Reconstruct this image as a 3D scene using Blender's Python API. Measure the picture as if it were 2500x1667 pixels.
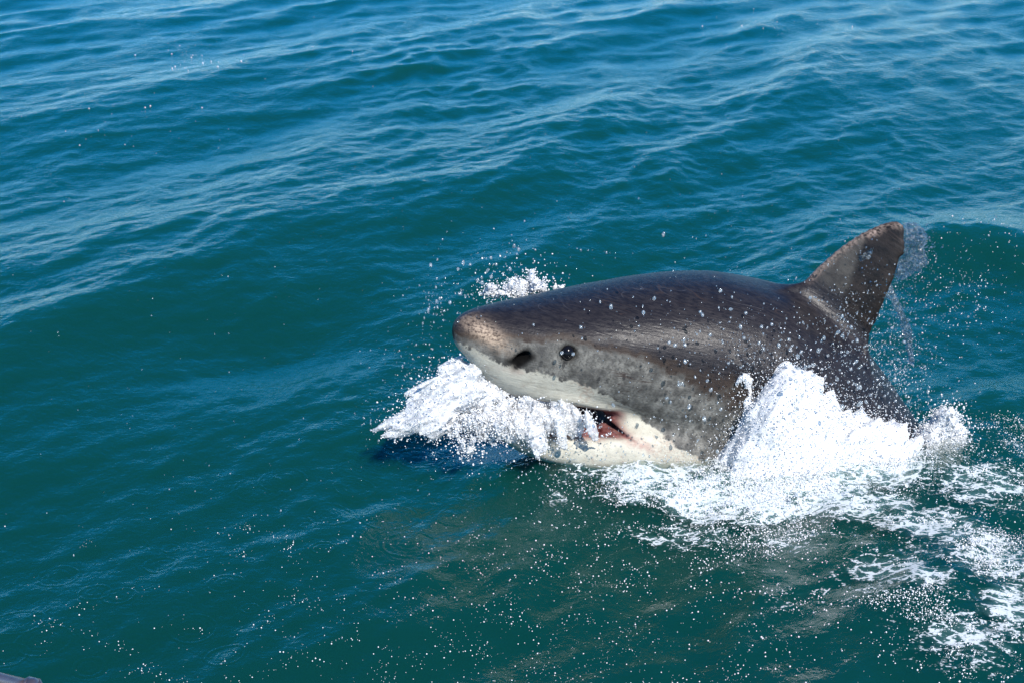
import bpy, math
import numpy as np

for _o in list(bpy.data.objects):
    bpy.data.objects.remove(_o, do_unlink=True)
scene = bpy.context.scene
R = math.radians

# ---------------------------------------------------------------- camera, sky, sun, exposure
CAM_H, CAM_PITCH, CAM_VFOV = 2.8, 21.5, 26.0
cam_data = bpy.data.cameras.new('camera')
cam = bpy.data.objects.new('camera', cam_data)
scene.collection.objects.link(cam)
cam.location = (0, 0, CAM_H)
cam.rotation_euler = (R(90 - CAM_PITCH), 0, 0)
cam_data.sensor_width = 36
cam_data.lens = 18.0 / (1.5 * math.tan(R(CAM_VFOV / 2)))
cam_data.clip_start, cam_data.clip_end = 0.05, 20000
scene.camera = cam

SUN_ELEV, SUN_AZ = 42.0, 160.0           # azimuth clockwise from +Y (the way the camera looks)
world = bpy.data.worlds.new('World'); scene.world = world; world.use_nodes = True
wn, wl = world.node_tree.nodes, world.node_tree.links
wn.clear()
sky = wn.new('ShaderNodeTexSky'); sky.sky_type = 'NISHITA'; sky.sun_disc = False
sky.sun_elevation = R(SUN_ELEV); sky.sun_rotation = R(SUN_AZ)
sky.air_density, sky.dust_density, sky.ozone_density = 0.75, 0.0, 5.5
bg = wn.new('ShaderNodeBackground'); bg.inputs['Strength'].default_value = 0.112
wo = wn.new('ShaderNodeOutputWorld')
hs = wn.new('ShaderNodeHueSaturation'); hs.inputs['Saturation'].default_value = 1.42
wl.new(sky.outputs[0], hs.inputs['Color']); wl.new(hs.outputs[0], bg.inputs['Color']); wl.new(bg.outputs[0], wo.inputs['Surface'])
sun_data = bpy.data.lights.new('sun', 'SUN')
sun_data.energy, sun_data.angle, sun_data.color = 4.2, R(0.53), (1.0, 0.955, 0.89)
sun = bpy.data.objects.new('sun', sun_data); scene.collection.objects.link(sun)
sun.location = (0, 0, 30)
_e, _a = R(SUN_ELEV), R(SUN_AZ)
_sd = np.array([math.sin(_a) * math.cos(_e), math.cos(_a) * math.cos(_e), math.sin(_e)])   # towards the sun
from mathutils import Vector
sun.rotation_euler = Vector(_sd).to_track_quat('Z', 'Y').to_euler()
vs = scene.view_settings
vs.view_transform, vs.look, vs.exposure, vs.gamma = 'Standard', 'None', 0.5, 1.0
vs.use_curve_mapping = False
cy = scene.cycles
cy.use_denoising = True
cy.max_bounces, cy.diffuse_bounces, cy.glossy_bounces = 8, 2, 3
cy.transmission_bounces, cy.volume_bounces, cy.transparent_max_bounces = 4, 0, 24
cy.sample_clamp_direct, cy.sample_clamp_indirect = 0.0, 6.0
cy.caustics_reflective = cy.caustics_refractive = False

# ---------------------------------------------------------------- helpers
rng = np.random.default_rng(7)
RS = 1.036                                   # the animal and its splashes stand this much farther off
F_PX = 833.5 / math.tan(R(CAM_VFOV / 2))
_cp, _sp = math.cos(R(CAM_PITCH)), math.sin(R(CAM_PITCH))

def on_level(px, py, z=0.0):
    """place in the sea (metres) of a spot read off the photograph, at height z"""
    px, py = np.asarray(px, float), np.asarray(py, float)
    a, b = (px - 1250) / F_PX, (833.5 - py) / F_PX
    dx, dy, dz = a, _cp + b * _sp, -_sp + b * _cp
    t = (z - CAM_H) / dz
    return np.stack([dx * t, dy * t, np.zeros_like(t) + z], -1)

def at_range(px, py, Y):
    px, py = np.asarray(px, float), np.asarray(py, float)
    a, b = (px - 1250) / F_PX, (833.5 - py) / F_PX
    dx, dy, dz = a, _cp + b * _sp, -_sp + b * _cp
    t = Y / dy
    return np.stack([dx * t, dy * t, CAM_H + dz * t], -1)

def to_photo(p):
    p = np.asarray(p, float)
    x, y, z = p[..., 0], p[..., 1], p[..., 2] - CAM_H
    d = y * _cp - z * _sp
    return np.stack([1250 + F_PX * x / d, 833.5 - F_PX * (y * _sp + z * _cp) / d], -1)

_T = np.random.default_rng(3).random((64, 64, 64)).astype(np.float32) * 2 - 1
def vnoise(x, y, z):
    x, y, z = (np.asarray(q, np.float32) for q in (x, y, z))
    x, y, z = np.broadcast_arrays(x, y, z)
    xi, yi, zi = np.floor(x).astype(np.int32), np.floor(y).astype(np.int32), np.floor(z).astype(np.int32)
    fx, fy, fz = x - xi, y - yi, z - zi
    fx, fy, fz = fx*fx*(3-2*fx), fy*fy*(3-2*fy), fz*fz*(3-2*fz)
    x0, y0, z0, x1, y1, z1 = xi & 63, yi & 63, zi & 63, (xi+1) & 63, (yi+1) & 63, (zi+1) & 63
    def L(a, b, t): return a + (b - a) * t
    return L(L(L(_T[x0,y0,z0], _T[x1,y0,z0], fx), L(_T[x0,y1,z0], _T[x1,y1,z0], fx), fy),
             L(L(_T[x0,y0,z1], _T[x1,y0,z1], fx), L(_T[x0,y1,z1], _T[x1,y1,z1], fx), fy), fz)
def fbm(x, y, z, octaves=3, gain=0.5):
    r, a, f = 0, 1.0, 1.0
    for k in range(octaves):
        r = r + a * vnoise(x * f + 17.3 * k, y * f + 5.1 * k, z * f + 9.7 * k); a *= gain; f *= 2.03
    return r
def sstep(a, b, x):
    t = np.clip((x - a) / (b - a), 0, 1); return t * t * (3 - 2 * t)

def make_mesh(name, verts, faces, mats=(), smooth=True, attrs=None):
    """faces: (n,3) or (n,4) int array"""
    verts = np.ascontiguousarray(verts, np.float32); faces = np.ascontiguousarray(faces, np.int32)
    me = bpy.data.meshes.new(name)
    n, k = faces.shape
    me.vertices.add(len(verts)); me.vertices.foreach_set('co', verts.ravel())
    me.loops.add(n * k); me.loops.foreach_set('vertex_index', faces.ravel())
    me.polygons.add(n); me.polygons.foreach_set('loop_start', np.arange(0, n * k, k, dtype=np.int32))
    me.polygons.foreach_set('loop_total', np.full(n, k, np.int32))
    me.polygons.foreach_set('use_smooth', np.full(n, smooth, bool))
    for key, val in (attrs or {}).items():
        val = np.asarray(val, np.float32)
        if val.ndim == 1:
            at = me.attributes.new(key, 'FLOAT', 'POINT'); at.data.foreach_set('value', val)
        else:
            at = me.attributes.new(key, 'FLOAT_VECTOR', 'POINT'); at.data.foreach_set('vector', val.ravel())
    for m in mats: me.materials.append(m)
    me.update(); me.validate()
    return me
def link(name, me, parent=None, **props):
    o = bpy.data.objects.new(name, me); scene.collection.objects.link(o)
    if parent is not None: o.parent = parent
    for k, v in props.items(): o[k] = v
    return o

class Nodes:
    def __init__(s, name):
        s.m = bpy.data.materials.new(name); s.m.use_nodes = True
        s.t = s.m.node_tree; s.t.nodes.clear(); s.out = s.t.nodes.new('ShaderNodeOutputMaterial')
    def n(s, typ, ins=None, **kw):
        nd = s.t.nodes.new(typ)
        for k, v in kw.items(): setattr(nd, k, v)
        for k, v in (ins or {}).items(): s.set(nd, k, v)
        return nd
    def set(s, nd, k, v):
        if isinstance(v, bpy.types.NodeSocket): s.t.links.new(v, nd.inputs[k])
        elif hasattr(v, 'outputs'): s.t.links.new(v.outputs[0], nd.inputs[k])
        else: nd.inputs[k].default_value = v
    def math(s, op, a, b=None, c=None):
        nd = s.n('ShaderNodeMath', operation=op)
        for i, v in enumerate((a, b, c)):
            if v is not None: s.set(nd, i, v)
        return nd.outputs[0]
    def attr(s, name):
        return s.n('ShaderNodeAttribute', attribute_name=name)
    def noise(s, vec, scale, detail=3, rough=0.55, dist=0.0):
        return s.n('ShaderNodeTexNoise', {'Vector': vec, 'Scale': scale, 'Detail': detail, 'Roughness': rough, 'Distortion': dist}).outputs['Fac']
    def ramp(s, fac, lo, hi):
        return s.n('ShaderNodeMapRange', {'Value': fac, 'From Min': lo, 'From Max': hi}, interpolation_type='SMOOTHSTEP').outputs[0]
    def mixc(s, f, a, b, mode='MIX'):
        nd = s.n('ShaderNodeMix', data_type='RGBA', blend_type=mode)
        for i, v in ((0, f), (6, a), (7, b)):
            if isinstance(v, tuple) and len(v) == 3: v = (*v, 1.0)
            s.set(nd, i, v)
        return nd.outputs[2]
    def mixs(s, f, a, b):
        return s.n('ShaderNodeMixShader', {0: f, 1: a, 2: b}).outputs[0]

# ---------------------------------------------------------------- the sea surface
_wr = np.random.default_rng(21)
WAVES = []                                   # (kx, ky, amplitude, phase)
_main = R(-26)                               # waves run to the right and towards the boat
for lam_lo, lam_hi, cnt, slope, spread in ((5.0, 9.0, 4, .022, 12), (2.2, 4.6, 8, .034, 18), (1.0, 2.1, 14, .052, 22),
                                           (.45, .95, 24, .066, 30), (.2, .42, 40, .080, 34), (.09, .19, 40, .070, 46)):
    for _ in range(cnt):
        lam = lam_lo * (lam_hi / lam_lo) ** _wr.random()
        th = _main + R(spread) * _wr.normal()
        k = 2 * math.pi / lam
        WAVES.append((k * math.cos(th), k * math.sin(th), slope * math.sqrt(2.0 / cnt) / k, _wr.random() * 6.283, lam))

def gusts(x, y):
    """where the breeze roughens the water (broad patches)"""
    return np.clip(1.0 + 0.75 * fbm(x * .30 + 3.1, y * .18 + 8.8, 0.0, 3), .6, 1.7)

RINGS = []                                   # ripples round fallen drops: centre, radius
_rr = np.random.default_rng(5)
for px, py in [(50,1515),(120,1565),(25,1600),(230,1625),(110,1480),(240,1440),(400,1365),(425,1322),(350,1312),(960,1240),(1120,1240),(1145,1190),
               (990,1060),(640,1180),(700,1160),(820,1240),(300,1450),(560,1420),(480,1530),(620,1480),(150,1390),(800,1330),(1010,1310),(640,1200),
               (915,965),(1000,965),(1060,915),(880,1010),(1040,1090),(760,1270),(880,1170),(340,1560),(560,1600),(930,960)]:
    p = on_level(px, py); RINGS.append((p[0], p[1], .025 + .085 * _rr.random()))

SWELL = [  # broad humps and hollows pushed up by the animal: photo spot, half-sizes (m), height (m)
    ((2360, 610), (.7, .42), .13), ((2460, 1010), (.5, .32), .06), ((2150, 1120), (.7, .28), .05),
    ((1420, 1120), (.55, .25), .055), ((1700, 1160), (.5, .22), .03), ((700, 830), (.8, .5), -.05), ((2420, 560), (.9, .5), .05)]

def sea(x, y, spacing=None):
    x = np.asarray(x, float); y = np.asarray(y, float)
    dx = np.zeros_like(x); dy = np.zeros_like(x); z = np.zeros_like(x)
    g = gusts(x, y)
    for kx, ky, a, ph, lam in WAVES:
        w = a * (g if lam < 1.0 else 1.0)
        if spacing is not None: w = w * np.clip((lam / spacing - 2.2) / 2.0, 0, 1)
        if lam > 4: w = w * .9
        t = kx * x + ky * y + ph
        k = math.hypot(kx, ky)
        s, c = np.sin(t), np.cos(t)
        z += w * c; dx -= w * s * kx / k * .85; dy -= w * s * ky / k * .85
    for (cx, cy_, r0) in RINGS:
        d = np.hypot(x - cx, y - cy_)
        z += .0022 * np.cos((d - r0) * 300) * np.exp(-((d - r0) / .010) ** 2) + .0011 * np.cos((d - r0 * .5) * 330) * np.exp(-((d - r0 * .5) / .012) ** 2)
    for (pp, (rx, ry), h) in SWELL:
        c = on_level(*pp)
        z += h * np.exp(-((x - c[0]) / rx) ** 2 - ((y - c[1]) / ry) ** 2)
    return dx, dy, z

def fine_steps():
    el = np.linspace(R(38.5), R(7.2), 800)
    r_f = CAM_H / np.tan(el)
    r = np.concatenate([np.linspace(.4, r_f[0], 9)[:-1], r_f, np.geomspace(r_f[-1], 6000, 70)[1:]])
    az_f = np.linspace(R(-23.5), R(23.5), 840)
    az = np.concatenate([az_f, np.linspace(R(23.5), R(336.5), 74)[1:-1]])
    return r, az
_r, _az = fine_steps()
_RR, _AA = np.meshgrid(_r, _az, indexing='ij')
_X, _Y = _RR * np.sin(_AA), _RR * np.cos(_AA)
_dr = np.gradient(_r)[:, None]; _da = np.abs(np.gradient(_az))[None, :]
_da = np.minimum(_da, .15)
_sp_ = np.maximum(_dr, _RR * _da)
_dx, _dy, _Z = sea(_X, _Y, _sp_)
_nr, _na = _X.shape
_V = np.stack([_X + _dx, _Y + _dy, _Z], -1).reshape(-1, 3)
_i = np.arange(_nr - 1)[:, None] * _na; _j = np.arange(_na)[None, :]; _j2 = (_j + 1) % _na
_Fq = np.stack([_i + _j, _i + _na + _j, _i + _na + _j2, _i + _j2], -1).reshape(-1, 4)[:, ::-1]

# foam: how much lies on the water, as a field over the sea
FOAM = [  # photo spot, half-length and half-depth (photo px at that range), turn (deg in plan), amount
    ((1440,1150), 120, 45, 0, .65), ((1560,1175), 140, 60, 0, .95), ((1700,1195), 160, 75, 0, 1.1), ((1850,1205), 180, 75, 0, 1.1), ((2000,1195), 180, 75, 0, 1.1),
    ((2140,1150), 170, 70, 6, 1.05), ((2120,1235), 200, 60, -10, .85), ((2280,1290), 170, 70, -14, .85), ((2430,1370), 150, 100, -20, .85), ((2480,1480), 130, 110, -20, .8),
    ((2400,1200), 170, 70, -14, .85), ((1700,1275), 220, 55, 0, .66), ((1900,1295), 210, 60, -4, .66), ((2180,1400), 210, 80, -10, .75), ((2350,1560), 200, 100, 0, .72),
    ((1370,1200), 100, 40, 0, .42), ((2300,1110), 130, 40, 8, .6), ((1620,1340), 220, 50, 0, .36), ((2480,1100), 140, 60, 0, .5), ((1980,1440), 240, 90, 0, .45), ((1500,1255), 130, 40, 0, .42)]
def foam_field(x, y):
    f = np.zeros_like(x)
    for pp, a, b, t, amt in FOAM:
        c = on_level(*pp); t = R(t)
        d = math.hypot(c[1], CAM_H); a_, b_ = a * d / F_PX, b * d * d / (F_PX * CAM_H)
        ux, uy = (x - c[0]), (y - c[1])
        p, q = ux * math.cos(t) + uy * math.sin(t), -ux * math.sin(t) + uy * math.cos(t)
        f = np.maximum(f, amt * np.exp(-(p / a_) ** 2 - (q / b_) ** 2))
    return f
_foam = foam_field(_V[:, 0], _V[:, 1])

N = Nodes('sea_water')
geo = N.n('ShaderNodeNewGeometry')
pos = geo.outputs['Position']
fine = N.noise(pos, 26.0, 3, .62, .3)
rip = N.n('ShaderNodeMapping', {'Vector': pos, 'Rotation': (0, 0, R(26)), 'Scale': (1.0, .5, 1.0)}).outputs[0]
fine3 = N.noise(rip, 9.0, 2, .55)
hgt = N.math('ADD', N.math('MULTIPLY', fine3, .7), N.math('MULTIPLY', fine, .8))
bump = N.n('ShaderNodeBump', {'Height': hgt, 'Strength': 0.30, 'Distance': 0.02})
# light does not bend at this surface, so rays leaving the water must meet the same reflectance as rays entering it
ior = N.n('ShaderNodeMix', {'Factor': geo.outputs['Backfacing'], 'A': 1.333, 'B': 1 / 1.333}, data_type='FLOAT')
fres = N.n('ShaderNodeFresnel', {'IOR': ior.outputs[0], 'Normal': bump})
gl = N.n('ShaderNodeBsdfGlossy', {'Color': (1, 1, 1, 1), 'Roughness': .05, 'Normal': bump})
tr = N.n('ShaderNodeBsdfTransparent', {'Color': (1, 1, 1, 1)})
surf = N.mixs(fres.outputs[0], tr.outputs[0], gl.outputs[0])
# froth and milky aerated water lying in the wake
fa = N.attr('foam').outputs['Fac']
fvec = N.n('ShaderNodeMapping', {'Vector': pos, 'Scale': (1, 1.5, 1)}).outputs[0]
f1, f2, f3 = N.noise(fvec, 7.0, 3, .65, .8), N.noise(fvec, 24.0, 3, .65, .6), N.noise(fvec, 85.0, 2, .6)
def c_(n, a): return N.math('MULTIPLY', N.math('SUBTRACT', n, .5), a)
wv = N.n('ShaderNodeVectorMath', {0: fvec, 1: N.n('ShaderNodeVectorMath', {0: N.n('ShaderNodeTexNoise', {'Vector': fvec, 'Scale': 9.0, 'Detail': 2.0}).outputs['Color'], 1: (.16, .16, .16)}, operation='MULTIPLY').outputs[0]}, operation='ADD').outputs[0]
net = N.n('ShaderNodeTexVoronoi', {'Vector': wv, 'Scale': 13.0}, feature='DISTANCE_TO_EDGE').outputs['Distance']
lacy = N.math('SUBTRACT', 1.0, N.ramp(net, 0.0, .22))
fsum = N.math('ADD', fa, N.math('ADD', c_(f1, 1.3), N.math('ADD', c_(f2, .7), N.math('ADD', c_(f3, 1.1), c_(lacy, .36)))))
fmask = N.math('MULTIPLY', N.ramp(fsum, .66, .92), N.ramp(fa, .12, .45))
froth = N.n('ShaderNodeBsdfDiffuse', {'Color': (.80, .85, .87, 1), 'Normal': bump})
milk = N.n('ShaderNodeBsdfDiffuse', {'Color': (.20, .42, .42, 1), 'Normal': bump})
surf = N.mixs(N.math('MULTIPLY', N.ramp(N.math('ADD', fa, c_(f1, 1.0)), .45, 1.1), .40), surf, milk.outputs[0])
surf = N.mixs(N.math('MULTIPLY', fmask, .74), surf, froth.outputs[0])
N.set(N.out, 'Surface', surf)
vol = N.n('ShaderNodeVolumePrincipled', {'Color': (.012, .245, .205, 1), 'Density': 5.0, 'Anisotropy': 0.0})
N.set(N.out, 'Volume', vol)
water_mat = N.m
# a floor and sides close the body of water
_base = len(_V)
_out = (_nr - 1) * _na + np.arange(_na)
_bot = _V[_out] * np.array([1, 1, 0]) + np.array([0, 0, -12.0])
_V2 = np.concatenate([_V, _bot, [[0, 0, -12.0], [0, 0, 0.0]]])
_jj = np.arange(_na); _jn = (_jj + 1) % _na
_side = np.stack([_out[_jj], _out[_jn], _base + _jn, _base + _jj], -1)[:, ::-1]
_cb, _ct = _base + _na, _base + _na + 1
_capb = np.stack([_base + _jj, _base + _jn, np.full(_na, _cb), np.full(_na, _cb)], -1)
me_f = np.concatenate([_Fq, _side])
_tri = np.concatenate([np.stack([_base + _jj, _base + _jn, np.full(_na, _cb)], -1), np.stack([_jn, _jj, np.full(_na, _ct)], -1)])
def mesh_mixed(name, verts, quads, tris, mats, attrs=None):
    me = bpy.data.meshes.new(name)
    verts = np.ascontiguousarray(verts, np.float32)
    me.vertices.add(len(verts)); me.vertices.foreach_set('co', verts.ravel())
    lv = np.concatenate([quads.ravel(), tris.ravel()]).astype(np.int32)
    me.loops.add(len(lv)); me.loops.foreach_set('vertex_index', lv)
    nq, nt = len(quads), len(tris)
    me.polygons.add(nq + nt)
    me.polygons.foreach_set('loop_start', np.concatenate([np.arange(nq) * 4, nq * 4 + np.arange(nt) * 3]).astype(np.int32))
    me.polygons.foreach_set('loop_total', np.concatenate([np.full(nq, 4), np.full(nt, 3)]).astype(np.int32))
    me.polygons.foreach_set('use_smooth', np.ones(nq + nt, bool))
    for key, val in (attrs or {}).items():
        at = me.attributes.new(key, 'FLOAT', 'POINT'); at.data.foreach_set('value', np.asarray(val, np.float32))
    for m in mats: me.materials.append(m)
    me.update(); return me
_foam2 = np.concatenate([_foam, np.zeros(len(_V2) - len(_V))])
water = link('sea_water', mesh_mixed('sea_water', _V2, me_f, _tri, [water_mat], {'foam': _foam2}), kind='structure',
             label='dark teal sea covered in small wind ripples', category='water')

# ---------------------------------------------------------------- the shark: shape in its own frame
# s runs from snout tip to tail along the spine, u to the animal's left (the flank the boat sees), v up
def smooth_curve(xs, ys, n=1200, width=.05):
    x = np.linspace(xs[0], xs[-1], n); y = np.interp(x, xs, ys)
    k = max(3, int(width / (x[1] - x[0]))) | 1
    ker = np.hanning(k + 2)[1:-1]; ker /= ker.sum()
    pad = np.concatenate([2 * y[0] - y[1:k][::-1], y, 2 * y[-1] - y[-k:-1][::-1]])
    ys2 = np.convolve(pad, ker, 'same')[k - 1:k - 1 + n]
    return lambda q: np.interp(q, x, ys2)

SP_S   = [0, .5, 1.0, 1.3, 1.6, 1.9, 2.3, 3.0, 3.8, 4.6]
SP_TH = [9, 10, 12, 21, 36, 44, 46, 36, 15, 5]
SP_PSI = [16, 16, 14, 8, -12, -32, -42, -36, -20, 0]
SP_ROLL = [0, 0, 0, 0, 0, 0, 0, 0, 0, 0]
SNOUT = at_range(1106, 803, 5.55 * RS)
_ss = np.linspace(0, 4.6, 921)
_th = np.radians(smooth_curve(SP_S, SP_TH, width=.4)(_ss)); _ps = np.radians(smooth_curve(SP_S, SP_PSI, width=.4)(_ss))
_Tn = np.stack([np.cos(_ps) * np.cos(_th), np.sin(_ps) * np.cos(_th), -np.sin(_th)], -1)
_Pn = SNOUT + np.concatenate([[[0, 0, 0]], np.cumsum((_Tn[1:] + _Tn[:-1]) / 2 * np.diff(_ss)[:, None], 0)])
_Un = np.array([0, 0, 1.0]) - _Tn * _Tn[:, 2:3]; _Un /= np.linalg.norm(_Un, axis=1, keepdims=True)
_Ln = np.cross(_Un, _Tn) * -1                     # towards the boat
_Ln = np.where((_Ln[:, 1:2] > 0), -_Ln, _Ln)
_ro = np.radians(np.interp(_ss, SP_S, SP_ROLL))[:, None]
_Un, _Ln = _Un * np.cos(_ro) + _Ln * np.sin(_ro), _Ln * np.cos(_ro) - _Un * np.sin(_ro)
def posed(p):
    """shark frame -> world"""
    p = np.asarray(p, float); s, u, v = p[..., 0], p[..., 1], p[..., 2]
    def I(A): return np.stack([np.interp(s, _ss, A[:, k]) for k in range(3)], -1)
    sx = np.minimum(s, 0)[..., None]
    return SNOUT + RS * (I(_Pn) - SNOUT + sx * _Tn[0] + u[..., None] * I(_Ln) + v[..., None] * I(_Un))

PR_S = [-.02, 0, .02, .06, .12, .2, .26, .33, .5, .7, .9, 1.1, 1.35, 1.6, 1.9, 2.3, 2.8, 3.4, 4.0, 4.3]
PR_TOP = [0, 0, .050, .074, .092, .110, .122, .138, .182, .238, .288, .325, .350, .310, .255, .22, .18, .12, .07, .055]
PR_BOT = [0, 0, .060, .105, .170, .235, .262, .272, .266, .266, .34, .42, .47, .45, .375, .31, .24, .15, .07, .055]
PR_W = [0, 0, .048, .082, .120, .165, .195, .220, .270, .318, .357, .385, .395, .365, .30, .25, .19, .12, .06, .045]
_top, _bot, _wid = (smooth_curve(PR_S, q, width=.07) for q in (PR_TOP, PR_BOT, PR_W))
def r_top(s): return np.where(s < .06, (np.clip(s, 0, .06) / .06) ** .42 * _top(.06), _top(s))
def r_bot(s): return np.where(s < .06, (np.clip(s, 0, .06) / .06) ** .42 * _bot(.06), _bot(s))
def r_wid(s): return np.where(s < .06, (np.clip(s, 0, .06) / .06) ** .42 * _wid(.06), _wid(s))

# lower jaw
JAW_S = [.24, .26, .30, .36, .45, .6, .8, 1.0, 1.2, 1.5]
JAW_TOP = [-.43, -.395, -.372, -.358, -.345, -.315, -.25, -.2, -.15, -.1]
JAW_BOT = [-.43, -.455, -.48, -.505, -.525, -.54, -.545, -.545, -.54, -.5]
JAW_W = [0, .075, .125, .17, .21, .26, .305, .335, .355, .36]
_jt, _jb, _jw = (smooth_curve(JAW_S, q, width=.05) for q in (JAW_TOP, JAW_BOT, JAW_W))

def smin(a, b, k):
    h = np.clip(.5 + .5 * (b - a) / k, 0, 1); return b + (a - b) * h - k * h * (1 - h)
def smax(a, b, k): return -smin(-a, -b, k)

def fin_poly(pts):
    """signed distance (2-D) to a closed outline"""
    P = np.asarray(pts, float); Q = np.roll(P, -1, 0)
    def d(x, y):
        dist = np.full(np.shape(x), 1e9); inside = np.zeros(np.shape(x), bool)
        for (ax, ay), (bx, by) in zip(P, Q):
            ex, ey = bx - ax, by - ay
            t = np.clip(((x - ax) * ex + (y - ay) * ey) / (ex * ex + ey * ey), 0, 1)
            dist = np.minimum(dist, (x - ax - t * ex) ** 2 + (y - ay - t * ey) ** 2)
            cond = ((ay > y) != (by > y)) & (x < (bx - ax) * (y - ay) / (by - ay + 1e-12) + ax)
            inside ^= cond
        return np.where(inside, -1, 1) * np.sqrt(dist)
    return d

def surface_net(F, gx, gy, gz):
    """zero surface of a field sampled on a (possibly uneven) grid -> verts, quads"""
    S = F < 0
    nx, ny, nz = F.shape
    cnt = np.zeros((nx - 1, ny - 1, nz - 1), np.int8)
    for a in (0, 1):
        for b in (0, 1):
            for c in (0, 1):
                cnt += S[a:nx-1+a, b:ny-1+b, c:nz-1+c]
    act = (cnt > 0) & (cnt < 8)
    I, J, K = np.nonzero(act)
    idx = np.full(act.shape, -1, np.int32); idx[I, J, K] = np.arange(len(I))
    acc = np.zeros((len(I), 3)); w = np.zeros(len(I))
    cor = [(a, b, c) for a in (0, 1) for b in (0, 1) for c in (0, 1)]
    for p in cor:
        for ax in range(3):
            if p[ax] == 1: continue
            q = list(p); q[ax] = 1
            f0, f1 = F[I+p[0], J+p[1], K+p[2]], F[I+q[0], J+q[1], K+q[2]]
            m = (f0 < 0) != (f1 < 0)
            t = np.where(m, f0 / np.where(m, f0 - f1, 1), 0)
            e = np.array(p, float)[None].repeat(len(I), 0); e[:, ax] = t
            acc += e * m[:, None]; w += m
    acc /= w[:, None]
    def pos(g, i, f): return g[i] * (1 - f) + g[i + 1] * f
    V = np.stack([pos(gx, I, acc[:, 0]), pos(gy, J, acc[:, 1]), pos(gz, K, acc[:, 2])], -1)
    Q = []
    for ax in range(3):
        sl0, sl1 = [slice(None)] * 3, [slice(None)] * 3
        sl0[ax], sl1[ax] = slice(0, -1), slice(1, None)
        a, b = S[tuple(sl0)], S[tuple(sl1)]
        E = np.nonzero(a != b)
        inside0 = a[E]
        o1, o2 = [k for k in range(3) if k != ax]
        e = [E[0].copy(), E[1].copy(), E[2].copy()]
        ok = (e[o1] > 0) & (e[o2] > 0) & (e[o1] < F.shape[o1] - 1) & (e[o2] < F.shape[o2] - 1)
        e = [x[ok] for x in e]; inside0 = inside0[ok]
        def cell(d1, d2):
            c = [x.copy() for x in e]; c[o1] = c[o1] + d1; c[o2] = c[o2] + d2
            return idx[c[0], c[1], c[2]]
        q = np.stack([cell(-1, -1), cell(0, -1), cell(0, 0), cell(-1, 0)], -1)
        flip = inside0 if ax != 1 else ~inside0
        q = np.where(flip[:, None], q, q[:, ::-1])
        Q.append(q)
    return V, np.concatenate(Q)

GX = np.concatenate([np.arange(-.03, 1.75, .0085), np.arange(1.75, 2.3, .017), np.arange(2.3, 4.75, .05)])
_gu = np.arange(0, .43, .0105); _gu = np.concatenate([_gu, np.arange(.43, 1.3, .04)])
GY = np.concatenate([-_gu[1:][::-1], _gu])
GZ = np.concatenate([np.arange(-.95, -.64, .04), np.arange(-.64, .88, .0095), np.arange(.88, 1.0, .04)])
def f32(q): return q.astype(np.float32)
_S1, _U1, _V1 = f32(GX)[:, None, None], f32(GY)[None, :, None], f32(GZ)[None, None, :]

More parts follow.
